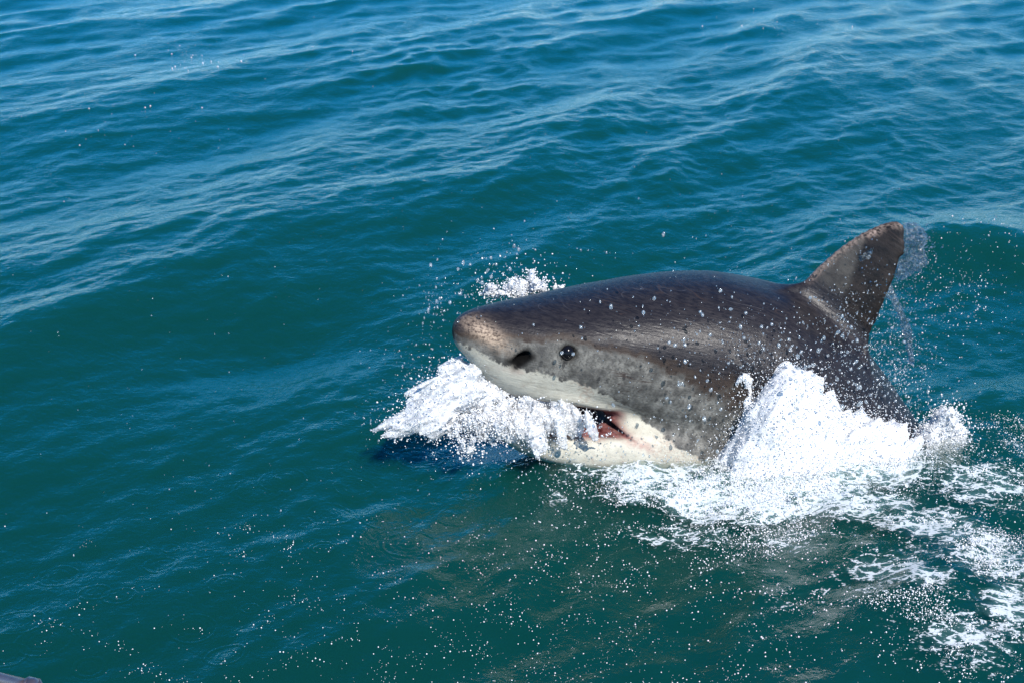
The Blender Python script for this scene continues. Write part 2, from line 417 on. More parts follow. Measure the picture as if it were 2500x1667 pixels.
GILL_V, GILL_S = [-.36, -.22, -.10, -.02, .06, .13, .2], [1.27, 1.275, 1.235, 1.19, 1.14, 1.09, 1.05]
def gill_bulge(s, v):
    sg = np.interp(v, GILL_V, GILL_S)
    m = sstep(-.40, -.30, v) * (1 - sstep(.06, .15, v))
    b = 0
    for k, off in enumerate((0, .085, .16, .225, .28)):
        d = s - sg - off * (1.0 - .3 * np.clip(v, 0, 1))
        b = b + (.016 if k == 0 else .011) * np.clip((d + .075) / .075, 0, 1) * (d < 0) * m
    return b
def gape_of(s): return np.interp(s, [.2, .3, .5, .6, .66, .71, .75, .80], [.065, .054, .038, .028, .020, .011, .0, -.03])
def gape_mid(s): return np.interp(s, [.2, .5, .6, .7, .83], [-.315, -.305, -.308, -.322, -.345])
def shark_field():
    w, ht, hb = f32(np.maximum(r_wid(GX), 1e-3)), f32(np.maximum(r_top(GX), 1e-3)), f32(np.maximum(r_bot(GX), 1e-3))
    w, ht, hb = w[:, None, None], ht[:, None, None], hb[:, None, None]
    h = np.where(_V1 > 0, ht, hb)
    pw = 2.25
    q = (np.abs(_U1) / w) ** pw + (np.abs(_V1) / h) ** pw
    f = (q ** (1 / pw) - 1) * np.minimum(w, h)
    del q
    f = np.where(_S1 < 0, np.maximum(f, 0) - _S1 + .002, f)
    # flat forehead and a ridge of brow over the eye, then the gill folds
    sv_s, sv_v = np.meshgrid(GX, GZ, indexing='ij')
    f = f - f32(gill_bulge(sv_s, sv_v))[:, None, :] * (np.abs(_U1) > .12)
    brow = .005 * np.exp(-((sv_s - .45) / .09) ** 2 - ((sv_v - .075) / .03) ** 2)
    lip = .020 * np.exp(-((sv_v - np.interp(sv_s, [.2, .5, .65, .8], [-.21, -.215, -.25, -.30])) / .035) ** 2) * sstep(.25, .5, sv_s) * (1 - sstep(.76, .9, sv_s))
    f = f - f32(brow + lip)[:, None, :] * (np.abs(_U1) > .08)
    # lower jaw
    jt, jb, jw = (f32(g(GX))[:, None, None] for g in (_jt, _jb, _jw))
    jc, jh = (jt + jb) / 2, np.maximum((jt - jb) / 2, 2e-3); jw = np.maximum(jw, 2e-3)
    j = (((np.abs(_U1) / jw) ** 2.4 + (np.abs(_V1 - jc) / jh) ** 2.4) ** (1 / 2.4) - 1) * np.minimum(jw, jh)
    j = np.where(_S1 < .24, np.maximum(j, 0) + (.24 - _S1), j)
    j = np.where(_S1 > 1.5, j + (_S1 - 1.5), j)
    # mouth hollow in both jaws
    cav = (((_S1 - .47) / .25) ** 2 + (_U1 / .155) ** 2 + ((_V1 + .325) / .105) ** 2) ** .5 - 1
    cav = cav * .10
    f = smin(f, j, .05); del j
    gape, gm = gape_of(GX), gape_mid(GX)                       # keep the corner of the mouth open
    sl = np.abs(_V1 - f32(gm)[:, None, None]) - f32(gape)[:, None, None]
    sl = np.maximum(sl, (_S1 - .79))
    f = smax(f, -sl, .02); del sl
    f = smax(f, -cav, .02); del cav
    # dorsal fin
    d2 = f32(fin_poly([(1.30, .10), (1.325, .31), (1.345, .362), (1.372, .42), (1.385, .50), (1.41, .61), (1.435, .705), (1.465, .78), (1.488, .822), (1.502, .832), (1.517, .822),
                       (1.53, .795), (1.545, .745), (1.56, .67), (1.585, .565), (1.60, .505), (1.625, .415), (1.65, .35), (1.69, .26), (1.72, .10)])(sv_s, sv_v))
    d2 = d2 + f32(.007 * vnoise(sv_v * 38, sv_s * 9, 0 * sv_s) * sstep(1.50, 1.56, sv_s + .35 * (sv_v - .6)) * sstep(.36, .45, sv_v))
    mid = np.interp(GZ, [.2, .4, .6, .83], [1.50, 1.49, 1.50, 1.50]); half = np.interp(GZ, [.2, .4, .6, .83], [.2, .13, .095, .03])
    th = (np.interp(GZ, [.2, .35, .6, .84], [.062, .045, .030, .012])[None, :] * np.sqrt(np.clip(1 - (np.clip((sv_s - mid[None]) / half[None], -.98, .98)) ** 2, .05, 1)))
    f = smin(f, smax(d2[:, None, :], np.abs(_U1) - f32(th)[:, None, :], .012), .085)
    # pectoral fins, under the foam
    su_s, su_u = np.meshgrid(GX, GY, indexing='ij')
    p2 = f32(fin_poly([(1.46, .22), (1.52, .40), (1.68, .70), (1.92, 1.02), (2.06, 1.16), (2.09, 1.15), (2.04, .95), (1.94, .70), (1.86, .50), (1.84, .3), (1.80, .2)])(su_s, np.abs(su_u)))
    cv = f32(-.34 - .62 * np.clip(np.abs(su_u) - .3, 0, 2))[:, :, None]
    f = smin(f, smax(p2[:, :, None], np.abs(_V1 - cv) - .026, .02), .05)
    # tail fin
    t2 = f32(fin_poly([(4.1, .04), (4.35, .3), (4.62, .62), (4.68, .62), (4.5, .2), (4.42, 0), (4.5, -.2), (4.62, -.5), (4.56, -.5), (4.3, -.25), (4.1, -.05)])(sv_s, sv_v))
    f = smin(f, smax(t2[:, None, :], np.abs(_U1) - .035, .02), .04)
    # eye socket, nostril (left and right)
    for (cs, cv_, r, dep) in ((.412, .012, .034, .4),):
        uu = float(_wid(cs))
        f = smax(f, -(np.sqrt((_S1 - cs) ** 2 + ((np.abs(_U1) - uu - .012)) ** 2 + (_V1 - cv_) ** 2) - r), .008)
    a = _S1 - .243; b = _V1 + .048; uu = float(_wid(.243)) - .004
    ns = np.sqrt(((a * .80 + b * .60) / .5) ** 2 * .25 + 0 * a)                 # slanted slit
    al = a * .62 + b * .78; ac = a * .78 - b * .62
    f = smax(f, -((np.sqrt((al / .046) ** 2 + (ac / .020) ** 2 + ((np.abs(_U1) - uu) / .035) ** 2) - 1) * .016), .006)
    return f
_F = shark_field()
_sv, _sq = surface_net(_F, GX, GY, GZ)
del _F
# slight unevenness of the hide
_nz = fbm(_sv[:, 0] * 9, _sv[:, 1] * 9, _sv[:, 2] * 9, 2)
_head = sstep(.12, .4, _sv[:, 0])
_sv2 = _sv.copy(); _sv2[:, 1] += np.sign(_sv[:, 1]) * .004 * _nz * _head * (np.abs(_sv[:, 1]) > .08)
_S, _U, _Vv = _sv[:, 0], _sv[:, 1], _sv[:, 2]
d_dark = _Vv - np.interp(_S, [.02, .07, .15, .4, .66, .9, 1.1, 1.3, 1.6, 2], [.0, .005, .035, .075, .06, .035, .005, -.06, -.2, -.25])
d_dark = d_dark / (1 + 2.2 * sstep(.6, 1.1, _S))
d_belly = np.interp(_S, [0, .05, .14, .24, .33, .45, .55, .65, .8, .95, 1.1, 1.25, 1.45, 1.7, 2.2], [-.045, -.05, -.075, -.085, -.095, -.11, -.128, -.165, -.250, -.325, -.365, -.33, -.26, -.25, -.22]) - _Vv
tan_ = np.exp(-((_S - .115) / .075) ** 2 - ((_Vv - .022 + .30 * (_S - .1)) / .036) ** 2) * (_U > 0)
_lip_v = np.interp(_S, [.15, .24, .5, .62, .74, .86], [-.22, -.25, -.25, -.275, -.325, -.35])
pink = np.exp(-((_Vv - _lip_v + .005) / .022) ** 2) * sstep(.12, .25, _S) * (1 - sstep(.78, .9, _S))
pink = np.maximum(pink, .8 * np.exp(-((_S - .79) / .06) ** 2 - ((_Vv + .335 + .25 * (_S - .79)) / .012) ** 2))
pink = np.maximum(pink, .55 * np.exp(-((_S - .22) / .05) ** 2 - ((_Vv + .105) / .014) ** 2))
_jw_here = np.maximum(r_wid(_S), .05)
mouth = sstep(.30, .36, _S) * (1 - sstep(.70, .76, _S)) * (1 - sstep(.80, .93, np.abs(_U) / np.maximum(np.minimum(_jw(np.clip(_S, .26, 1)), _jw_here), .03))) * sstep(-.48, -.43, _Vv) * (1 - sstep(-.255, -.225, _Vv))
# near the corner the lining shows right up to the lips
mouth = np.maximum(mouth, sstep(.50, .56, _S) * (1 - sstep(.74, .79, _S)) * np.exp(-((_Vv - gape_mid(_S)) / (np.maximum(gape_of(_S), 0) + .004)) ** 6))
dark_hole = np.exp(-(((_S - .243) * .62 + (_Vv + .048) * .78) / .055) ** 6 - (((_S - .243) * .78 - (_Vv + .048) * .62) / .030) ** 6)
dark_hole = np.maximum(dark_hole, np.exp(-(((_S - .412) ** 2 + (_Vv - .012) ** 2) / .040 ** 2) ** 2))
_sg = np.interp(_Vv, GILL_V, GILL_S)
gillline = 0
for _off in (0, .085, .16, .225, .28):
    gillline = np.maximum(gillline, np.exp(-((_S - _sg - _off * (1.0 - .3 * np.clip(_Vv, 0, 1)) - .003) / .007) ** 2))
gillline = gillline * sstep(-.38, -.30, _Vv) * (1 - sstep(.06, .15, _Vv))
finm = sstep(.42, .50, _Vv)                       # dorsal fin blade
_lead = np.interp(_Vv, [.36, .42, .5, .61, .705, .78, .83], [1.345, 1.372, 1.385, 1.41, 1.435, 1.465, 1.502])
finedge = np.exp(-((_S - _lead - .004) / .010) ** 2) * sstep(.40, .46, _Vv)
scar = .8 * np.exp(-((_S - _lead - .012) / .008) ** 2 - ((_Vv - .735) / .03) ** 2)
findark = np.maximum(sstep(1.455, 1.475, _S + .16 * (_Vv - .6)) * sstep(.34, .44, _Vv), sstep(.68, .74, _Vv + .4 * (_S - 1.45)))

N = Nodes('shark_skin')
loc = N.attr('loc').outputs['Vector']
def A(n): return N.attr(n).outputs['Fac']
stretch = N.n('ShaderNodeMapping', {'Vector': loc, 'Scale': (1, 1, 1), 'Rotation': (0, R(35), 0)})
n_big = N.noise(loc, 7.0, 4, .6); n_mid = N.noise(loc, 24.0, 4, .62); n_fine = N.noise(loc, 95.0, 3, .6); n_grain = N.noise(loc, 330.0, 2, .6)
streakv = N.n('ShaderNodeMapping', {'Vector': loc, 'Scale': (9, 9, 60), 'Rotation': (0, R(-22), 0)})
streak = N.noise(streakv.outputs[0], 3.0, 4, .65)
# flank
flank = N.mixc(N.ramp(n_mid, .30, .72), (.080, .078, .072), (.29, .28, .25))
flank = N.mixc(N.math('MULTIPLY', N.ramp(n_big, .42, .70), .65), flank, (.085, .082, .078))
flank = N.mixc(N.math('MULTIPLY', N.ramp(n_fine, .50, .66), .6), flank, (.065, .062, .058))
# dark flecks
fv = N.n('ShaderNodeMapping', {'Vector': loc, 'Scale': (30, 18, 14), 'Rotation': (0, R(24), 0)})
vor = N.n('ShaderNodeTexVoronoi', {'Vector': fv.outputs[0], 'Scale': 1.0, 'Randomness': 1.0})
fleck = N.math('MULTIPLY', N.math('SUBTRACT', 1.0, N.ramp(N.math('ADD', vor.outputs['Distance'], N.math('MULTIPLY', N.math('SUBTRACT', n_fine, .5), .65)), .15, .26)), N.ramp(N.noise(loc, 6.0, 3, .6), .50, .60))
flank = N.mixc(N.math('MULTIPLY', fleck, .75), flank, (.028, .028, .030))
# dark back
back = N.mixc(N.ramp(streak, .35, .70), (.014, .013, .017), (.034, .030, .032))
back = N.mixc(N.math('MULTIPLY', N.ramp(n_fine, .55, .85), .35), back, (.060, .052, .048))
d1 = N.math('ADD', A('d_dark'), N.math('ADD', N.math('MULTIPLY', N.math('SUBTRACT', n_mid, .5), .07), N.math('MULTIPLY', N.math('SUBTRACT', n_big, .5), .05)))
brown = N.mixc(N.ramp(d1, -.035, -.008), flank, (.050, .037, .030))
col = N.mixc(N.ramp(d1, -.012, .016), brown, back)
# pale belly with a ragged border
d2_ = N.math('ADD', A('d_belly'), N.math('ADD', N.math('MULTIPLY', N.math('SUBTRACT', n_mid, .5), .085), N.math('MULTIPLY', N.math('SUBTRACT', n_fine, .5), .03)))
white = N.mixc(N.ramp(n_mid, .35, .8), (.60, .575, .48), (.47, .44, .36))
white = N.mixc(N.math('MULTIPLY', N.ramp(N.math('ADD', N.math('MULTIPLY', n_fine, .5), N.math('MULTIPLY', n_big, .5)), .52, .64), .55), white, (.38, .27, .21))
col = N.mixc(N.ramp(d2_, -.006, .010), col, white)
# worn tan snout
tanf = N.math('MULTIPLY', A('tan'), N.ramp(N.math('ADD', N.math('MULTIPLY', n_fine, .6), N.math('MULTIPLY', streak, .5)), .38, .66))
col = N.mixc(N.math('MULTIPLY', A('tan'), .75), col, (.10, .068, .050))
col = N.mixc(tanf, col, (.66, .50, .37))
col = N.mixc(N.math('MULTIPLY', A('pink'), N.ramp(n_mid, .25, .62)), col, (.45, .24, .20))
# fin tints
col = N.mixc(N.math('MULTIPLY', A('fin'), .8), col, N.mixc(N.ramp(n_mid, .3, .7), (.045, .040, .035), (.105, .097, .083)))
col = N.mixc(N.math('MULTIPLY', A('findark'), .92), col, N.mixc(N.ramp(n_mid, .3, .7), (.007, .005, .0045), (.024, .017, .014)))
col = N.mixc(N.math('MULTIPLY', N.math('MAXIMUM', N.math('MULTIPLY', A('finedge'), .4), A('scar')), N.ramp(n_fine, .35, .6)), col, (.62, .46, .38))
# scratches
def scratches(rot, sc, thr, dens):
    mv = N.n('ShaderNodeMapping', {'Vector': loc, 'Scale': sc, 'Rotation': rot})
    nn = N.noise(mv.outputs[0], 1.0, 1.0, .4, .05)
    line = N.math('SUBTRACT', 1.0, N.ramp(N.math('ABSOLUTE', N.math('SUBTRACT', nn, .5)), 0.0, thr))
    return N.math('MULTIPLY', line, N.ramp(N.noise(loc, dens, 2, .5), .52, .64))
col = N.mixc(N.math('MULTIPLY', scratches((0, R(18), R(12)), (2.2, 3, 30), .010, 6.0), .12), col, (.30, .29, .30))
col = N.mixc(N.math('MULTIPLY', scratches((0, R(-58), 0), (3.2, 3, 36), .014, 5.5), .8), col, (.050, .035, .030))
col = N.mixc(A('gill'), col, (.020, .020, .020))
mcol = N.mixc(N.ramp(n_mid, .35, .7), (.09, .022, .022), (.30, .13, .12))
col = N.mixc(A('mouth'), col, mcol)
col = N.mixc(A('hole'), col, (.006, .006, .006))
col = N.mixc(N.math('MULTIPLY', n_grain, .20), col, (.0, .0, .0), 'MULTIPLY')
hide0 = N.math('ADD', N.math('MULTIPLY', N.noise(streakv.outputs[0], 1.1, 3, .6, .5), N.math('SUBTRACT', 1.5, N.math('MULTIPLY', A('fin'), 1.4))), N.math('MULTIPLY', n_fine, .7))
hide = N.math('ADD', hide0, N.math('ADD', N.math('MULTIPLY', n_mid, .9), N.math('MULTIPLY', n_grain, .25)))
bmp = N.n('ShaderNodeBump', {'Height': hide, 'Strength': .32, 'Distance': .006})
rough = N.math('ADD', .34, N.math('MULTIPLY', n_fine, .30))
backm = N.ramp(d1, -.01, .05)
bs = N.n('ShaderNodeBsdfPrincipled', {'Base Color': col, 'Roughness': N.math('SUBTRACT', rough, N.math('MULTIPLY', backm, .10)), 'Normal': bmp, 'Specular IOR Level': N.math('MULTIPLY', N.math('SUBTRACT', 1.0, N.math('MAXIMUM', A('hole'), N.math('MULTIPLY', A('mouth'), .7))), N.math('ADD', .16, N.math('MULTIPLY', backm, .12)))})
N.set(N.out, 'Surface', bs)
skin_mat = N.m

_w0 = posed(np.array([1.2, 0., -.55]))
shark = link('shark', None, label='grey and white shark lunging out of the sea with its mouth open', category='shark')
shark.location = _w0
_wv = posed(_sv2) - _w0
body = link('body', make_mesh('shark_body', _wv, _sq, [skin_mat], attrs={'loc': _sv, 'd_dark': d_dark, 'd_belly': d_belly, 'tan': tan_, 'pink': pink * .75, 'mouth': mouth,
            'hole': dark_hole, 'gill': gillline, 'fin': finm, 'findark': findark, 'finedge': finedge, 'scar': scar}), shark)

def uv_ball(nu=20, nv=12):
    a = np.linspace(0, 2 * np.pi, nu, endpoint=False); b = np.linspace(-np.pi / 2, np.pi / 2, nv + 1)[1:-1]
    V = [[0, 0, -1.0]] + [[math.cos(t) * math.cos(p), math.sin(t) * math.cos(p), math.sin(p)] for p in b for t in a] + [[0, 0, 1.0]]
    F = [(0, 1 + (i + 1) % nu, 1 + i) for i in range(nu)]
    for k in range(nv - 2):
        for i in range(nu):
            p, q = 1 + k * nu + i, 1 + k * nu + (i + 1) % nu
            F += [(p, q, q + nu), (p, q + nu, p + nu)]
    L = 1 + (nv - 2) * nu
    F += [(L + i, L + (i + 1) % nu, len(V) - 1) for i in range(nu)]
    return np.array(V), np.array(F)
N = Nodes('shark_eye')
N.set(N.out, 'Surface', N.n('ShaderNodeBsdfPrincipled', {'Base Color': (.006, .006, .008, 1), 'Roughness': .18, 'IOR': 1.33}))
_bv, _bf = uv_ball()
for _sd_ in (1, -1):
    _c = np.array([.412, _sd_ * (float(_wid(.412)) - .010), .012])
    link('eye', make_mesh('shark_eye', posed(_c + _bv * np.array([.028, .028, .031])) - _w0, _bf, [N.m]), shark, label='round black eye')

# ---------------------------------------------------------------- white water and spray
N = Nodes('white_water')
_p = N.n('ShaderNodeNewGeometry').outputs['Position']
_fn = N.noise(_p, 60.0, 3, .6); _fn2 = N.noise(_p, 190.0, 2, .6)
_b = N.n('ShaderNodeBump', {'Height': N.math('ADD', _fn, N.math('MULTIPLY', _fn2, .5)), 'Strength': .35, 'Distance': .010})
_d = N.n('ShaderNodeBsdfDiffuse', {'Color': (.93, .94, .95, 1), 'Normal': _b})
_t = N.n('ShaderNodeBsdfTranslucent', {'Color': (.88, .91, .92, 1), 'Normal': _b})
_g = N.n('ShaderNodeBsdfGlossy', {'Color': (1, 1, 1, 1), 'Roughness': .22, 'Normal': _b})
_s = N.mixs(.12, _d.outputs[0], _t.outputs[0])
_s = N.mixs(.06, _s, _g.outputs[0])
_hole = N.math('MULTIPLY', N.attr('thin').outputs['Fac'], N.ramp(N.noise(_p, 42.0, 4, .65), .36, .56))
_s = N.mixs(_hole, _s, N.n('ShaderNodeBsdfTransparent').outputs[0])
N.set(N.out, 'Surface', _s)
foam_mat = N.m

N = Nodes('water_drop')
_lw = N.n('ShaderNodeLayerWeight', {'Blend': .35})
_tr = N.n('ShaderNodeBsdfTransparent', {'Color': (.93, .97, .97, 1)})
_gl = N.n('ShaderNodeBsdfGlossy', {'Color': (1, 1, 1, 1), 'Roughness': .16})
_df = N.n('ShaderNodeBsdfDiffuse', {'Color': (.85, .88, .90, 1)})
_tl = N.n('ShaderNodeBsdfTranslucent', {'Color': (.85, .88, .90, 1)})
_s = N.mixs(.25, _tr.outputs[0], N.mixs(.5, _df.outputs[0], _tl.outputs[0]))
_s = N.mixs(N.math('ADD', .10, N.math('MULTIPLY', _lw.outputs['Fresnel'], .5)), _s, _gl.outputs[0])
N.set(N.out, 'Surface', _s)
drop_mat = N.m

_OV = np.array([[1,0,0],[-1,0,0],[0,1,0],[0,-1,0],[0,0,1],[0,0,-1.]])
_OF = np.array([[0,2,4],[2,1,4],[1,3,4],[3,0,4],[2,0,5],[1,2,5],[3,1,5],[0,3,5]])
_gph = (1 + 5 ** .5) / 2
_IV = np.array([[-1,_gph,0],[1,_gph,0],[-1,-_gph,0],[1,-_gph,0],[0,-1,_gph],[0,1,_gph],[0,-1,-_gph],[0,1,-_gph],[_gph,0,-1],[_gph,0,1],[-_gph,0,-1],[-_gph,0,1]])
_IV = _IV / np.linalg.norm(_IV[0])
_IF = np.array([[0,11,5],[0,5,1],[0,1,7],[0,7,10],[0,10,11],[1,5,9],[5,11,4],[11,10,2],[10,7,6],[7,1,8],[3,9,4],[3,4,2],[3,2,6],[3,6,8],[3,8,9],[4,9,5],[2,4,11],[6,2,10],[8,6,7],[9,8,1]])
def grains(c, r, rs, round_=False, stretch=None, wob=.35):
    """many small drops as one soup of verts and tris; stretch = (axis (n,3), factor (n,))"""
    B, F = (_IV, _IF) if round_ else (_OV, _OF)
    n = len(c)
    V = B[None] * r[:, None, None] * (1 + wob * (rs.random((n, len(B), 1)) - .5))
    if stretch is not None:
        ax, k = stretch
        V = V + (V * ax[:, None, :]).sum(-1, keepdims=True) * ax[:, None, :] * (k - 1)[:, None, None]
    V = (V + c[:, None, :]).reshape(-1, 3)
    return V, (F[None] + (np.arange(n) * len(B))[:, None, None]).reshape(-1, 3)
def merge(parts):
    vs, fs, o = [], [], 0
    for v, f in parts:
        vs.append(v); fs.append(f + o); o += len(v)
    return np.concatenate(vs), np.concatenate(fs)
def quads_to_tris(q): return np.concatenate([q[:, [0, 1, 2]], q[:, [0, 2, 3]]])

def white_water(name, blobs, label, res=.012, amp=.035, freq=11.0, flow=(1, 0, 0), stretch=2.5, n_grain=6000, g_r=(.002, .006), throw=.03, seed=1, thin=0.0, k=.05, floor=-.06, skirt=False, gain=.55, elong=1.0, core_only=False):
    """blobs: (photo x, photo y, range Y, (rx, ry, rz) metres)"""
    rs = np.random.default_rng(seed)
    C = np.array([at_range(b[0], b[1], b[2] * RS) for b in blobs]); Rr = np.array([b[3] for b in blobs])
    lo, hi = (C - Rr).min(0) - .09, (C + Rr).max(0) + .09
    lo[2] = floor if skirt else max(lo[2], floor)
    gx, gy, gz = (np.arange(lo[i], hi[i], res) for i in range(3))
    X, Y, Z = (f32(g) for g in np.meshgrid(gx, gy, gz, indexing='ij'))
    fl = np.array(flow, float); fl /= np.linalg.norm(fl)
    f = None
    for c, r in zip(C, Rr):
        ex, ey, ez = X - c[0], Y - c[1], Z - c[2]
        if skirt: ez = np.where(ez < 0, ez * .12, ez)
        if elong > 1:                                # drawn out along the flow
            e = (ex * fl[0] + ey * fl[1] + ez * fl[2]) * (1 - 1 / elong)
            ex, ey, ez = ex - e * fl[0], ey - e * fl[1], ez - e * fl[2]
        d = (np.sqrt((ex / r[0]) ** 2 + (ey / r[1]) ** 2 + (ez / r[2]) ** 2) - 1) * r.min()
        f = d if f is None else smin(f, d, k)
    al = X * fl[0] + Y * fl[1] + Z * fl[2]
    q = freq; sq = (1 - 1 / stretch)
    XX, YY, ZZ = (X - al * fl[0] * sq), (Y - al * fl[1] * sq), (Z - al * fl[2] * sq)
    near = np.abs(f) < amp * 2.6
    n = np.zeros_like(f)
    n[near] = fbm(XX[near] * q, YY[near] * q, ZZ[near] * q, 4, gain)
    f = f + amp * (n - .25)
    V, Q = surface_net(f, gx, gy, gz)
    if core_only:                                    # drop stray crumbs off the main sheet, and let no flying grain touch it
        lab = np.arange(len(V))
        for _ in range(4000):
            m = lab[Q].min(1); new = lab.copy(); np.minimum.at(new, Q.ravel(), np.repeat(m, 4)); new = new[new]
            if (new == lab).all(): break
            lab = new
        best = np.bincount(lab).argmax(); keep = lab == best
        Q = Q[keep[Q].all(1)]; re_ = np.cumsum(keep) - 1; V = V[keep]; Q = re_[Q]
    T = quads_to_tris(Q)
    a, b, c = V[T[:, 0]], V[T[:, 1]], V[T[:, 2]]
    nr = np.cross(b - a, c - a); ar = np.linalg.norm(nr, axis=1); nr /= ar[:, None] + 1e-12
    pick = rs.choice(len(T), n_grain, p=ar / ar.sum())
    w = rs.dirichlet((1, 1, 1), n_grain)
    P = a[pick] * w[:, :1] + b[pick] * w[:, 1:2] + c[pick] * w[:, 2:]
    P = P + nr[pick] * (rs.exponential(throw, n_grain) * (rs.random(n_grain) < .55))[:, None] + rs.normal(0, .004, (n_grain, 3))
    r = g_r[0] + (g_r[1] - g_r[0]) * rs.random(n_grain) ** 2.2
    soup = grains(P, r, rs)
    vv, ff = merge([(V, T), soup])
    th = np.concatenate([np.full(len(V), thin), np.zeros(len(soup[0]))])
    o0 = C.mean(0) * np.array([1, 1, 0])
    o = link(name, make_mesh(name, vv - o0, ff, [foam_mat], attrs={'thin': th}), label=label, category='splash')
    o.location = o0
    return o

def shape_blobs(outline, y_near, y_far, n, r_max=.075, r_min=.010, seed=0, fill=.8, px_m=505., lean=False):
    """fill a splash outline (photo px) with lumps spread over a range of distances"""
    rs = np.random.default_rng(seed); O = np.array(outline, float); sd = fin_poly(O)
    out = []
    while len(out) < n:
        p = O.min(0) + rs.random((400, 2)) * (O.max(0) - O.min(0))
        d = -sd(p[:, 0], p[:, 1])
        for (x, y), q in zip(p, d):
            if q < 2.5: continue
            if q > 25 and rs.random() < .45: continue
            r = float(np.clip(fill * q / px_m * (.6 + .4 * rs.random()), r_min, r_max))
            t_ = (O[:, 1].max() - y) / np.ptp(O[:, 1]) if lean else rs.random()
            out.append((x, y, y_near + (y_far - y_near) * t_ + .02 * rs.normal(), (r, r * 1.05, r)))
            if len(out) == n: break
    return out
def strands(lines, r, seed=0):
    """dripping threads: ((x0, y0, Y0), (x1, y1, Y1)) in photo px and metres of range"""
    rs = np.random.default_rng(seed); out = []
    for (a, b) in lines:
        a, b = np.array(a, float), np.array(b, float); n = max(3, int(np.hypot(*(b - a)[:2]) / 7))
        for k in range(n + 1):
            q = a + (b - a) * k / n + np.array([rs.normal(0, 1.5), 0, 0]); w = r * (1.25 - .55 * k / n) * (.8 + .4 * rs.random())
            out.append((q[0], q[1], q[2], (w, w, w * 1.2)))
    return out
# heap of white water thrown up where the flank meets the sea
white_water('flank_splash', shape_blobs([(1745,1135),(1790,1075),(1815,1020),(1822,965),(1815,925),(1828,905),(1845,925),(1865,912),(1905,920),(1945,925),(1985,950),(1992,985),(2030,1000),(2060,1022),(2085,1035),
    (2110,1030),(2145,1032),(2180,1052),(2215,1075),(2250,1090),(2215,1115),(2120,1140),(2000,1160),(1850,1160),(1760,1150)], 5.42, 5.56, 130, .075, .012, seed=3, fill=.85),
    'thick heap of white foam piled against the grey flank below the dorsal fin', amp=.028, freq=15, flow=(.55, .1, .8), stretch=4.0, elong=1.5, n_grain=11000, g_r=(.0018, .0045), throw=.045, seed=3, skirt=True, gain=.56, k=.04, res=.0105, thin=.05)
white_water('wake_splash', shape_blobs([(2210,1078),(2250,1040),(2275,1012),(2300,988),(2335,998),(2325,1030),(2352,1042),(2345,1062),(2300,1078),(2250,1088)], 5.58, 5.66, 30, .05, seed=4),
    'small upright crest of white water standing clear behind the shark', amp=.020, freq=20, flow=(.8, 0, .6), stretch=2.4, n_grain=2500, res=.008, seed=4, thin=.55, skirt=True, k=.02, gain=.6)
# bow wave thrown forward from under the snout
white_water('snout_splash', shape_blobs([(1112,875),(1150,905),(1185,945),(1225,965),(1262,985),(1230,1002),(1160,1002),(1112,1010),(1092,1040),(1060,1057),(1030,1040),(980,1037),(945,1046),(922,1048),(930,1028),(975,1013),(1000,995),
    (1020,985),(1008,970),(1040,950),(1065,935),(1085,915),(1100,893)], 5.44, 5.60, 130, .036, .007, seed=5, fill=.66, lean=True),
    'white sheet of water flung forward from under the snout', amp=.026, freq=20, flow=(-.85, -.1, -.45), stretch=6.0, n_grain=1600, throw=.03, res=.0072, seed=5, thin=.55, gain=.62, k=.018, elong=2.0)
white_water('falling_veil', shape_blobs([(1095,1035),(1150,1005),(1235,1010),(1285,1045),(1240,1062),(1190,1075),(1160,1092),(1135,1150),(1120,1130),(1118,1085),(1095,1070)], 5.36, 5.46, 60, .020, .006, seed=15, fill=.5),
    'thin torn veil of water falling below the snout splash', amp=.018, freq=26, flow=(-.4, 0, 1), stretch=3.0, n_grain=2200, throw=.03, res=.0065, seed=15, thin=1.0, gain=.6, k=.015)
white_water('mouth_splash', shape_blobs([(1190,985),(1230,968),(1300,972),(1380,975),(1405,985),(1415,1005),(1420,1028),(1400,1035),(1378,1045),(1374,1072),(1360,1045),(1330,1050),(1320,1090),(1300,1090),(1290,1050),(1265,1057),(1240,1047),(1204,1060),(1208,1030),(1180,1010)],
    5.36, 5.58, 130, .028, .009, seed=6, fill=.8, lean=True) + strands([((1228,1025,5.40),(1208,1060,5.36)), ((1298,1035,5.40),(1312,1088,5.35)), ((1366,1030,5.41),(1376,1070,5.37)), ((1440,1035,5.38),(1466,1066,5.34))], .009, 2),
    'foaming white water pouring out between the open jaws', amp=.018, freq=26, flow=(-.35, 0, 1), stretch=4.0, n_grain=2400, throw=.022, res=.0066, seed=6, thin=.60, k=.016, gain=.58, elong=1.8)
white_water('back_splash', shape_blobs([(1165,722),(1190,690),(1215,705),(1228,680),(1255,690),(1262,668),(1285,685),(1300,655),(1312,680),(1340,695),(1400,700),(1380,712),(1320,718),(1250,728)], 5.95, 6.0, 40, .03, .005, seed=7, fill=.6),
    'ragged white spurts of water rising behind the top of the head', amp=.014, freq=34, flow=(.2, 0, 1), stretch=1.8, n_grain=1300, throw=.03, res=.0058, seed=7, thin=.4, k=.010, floor=.0)

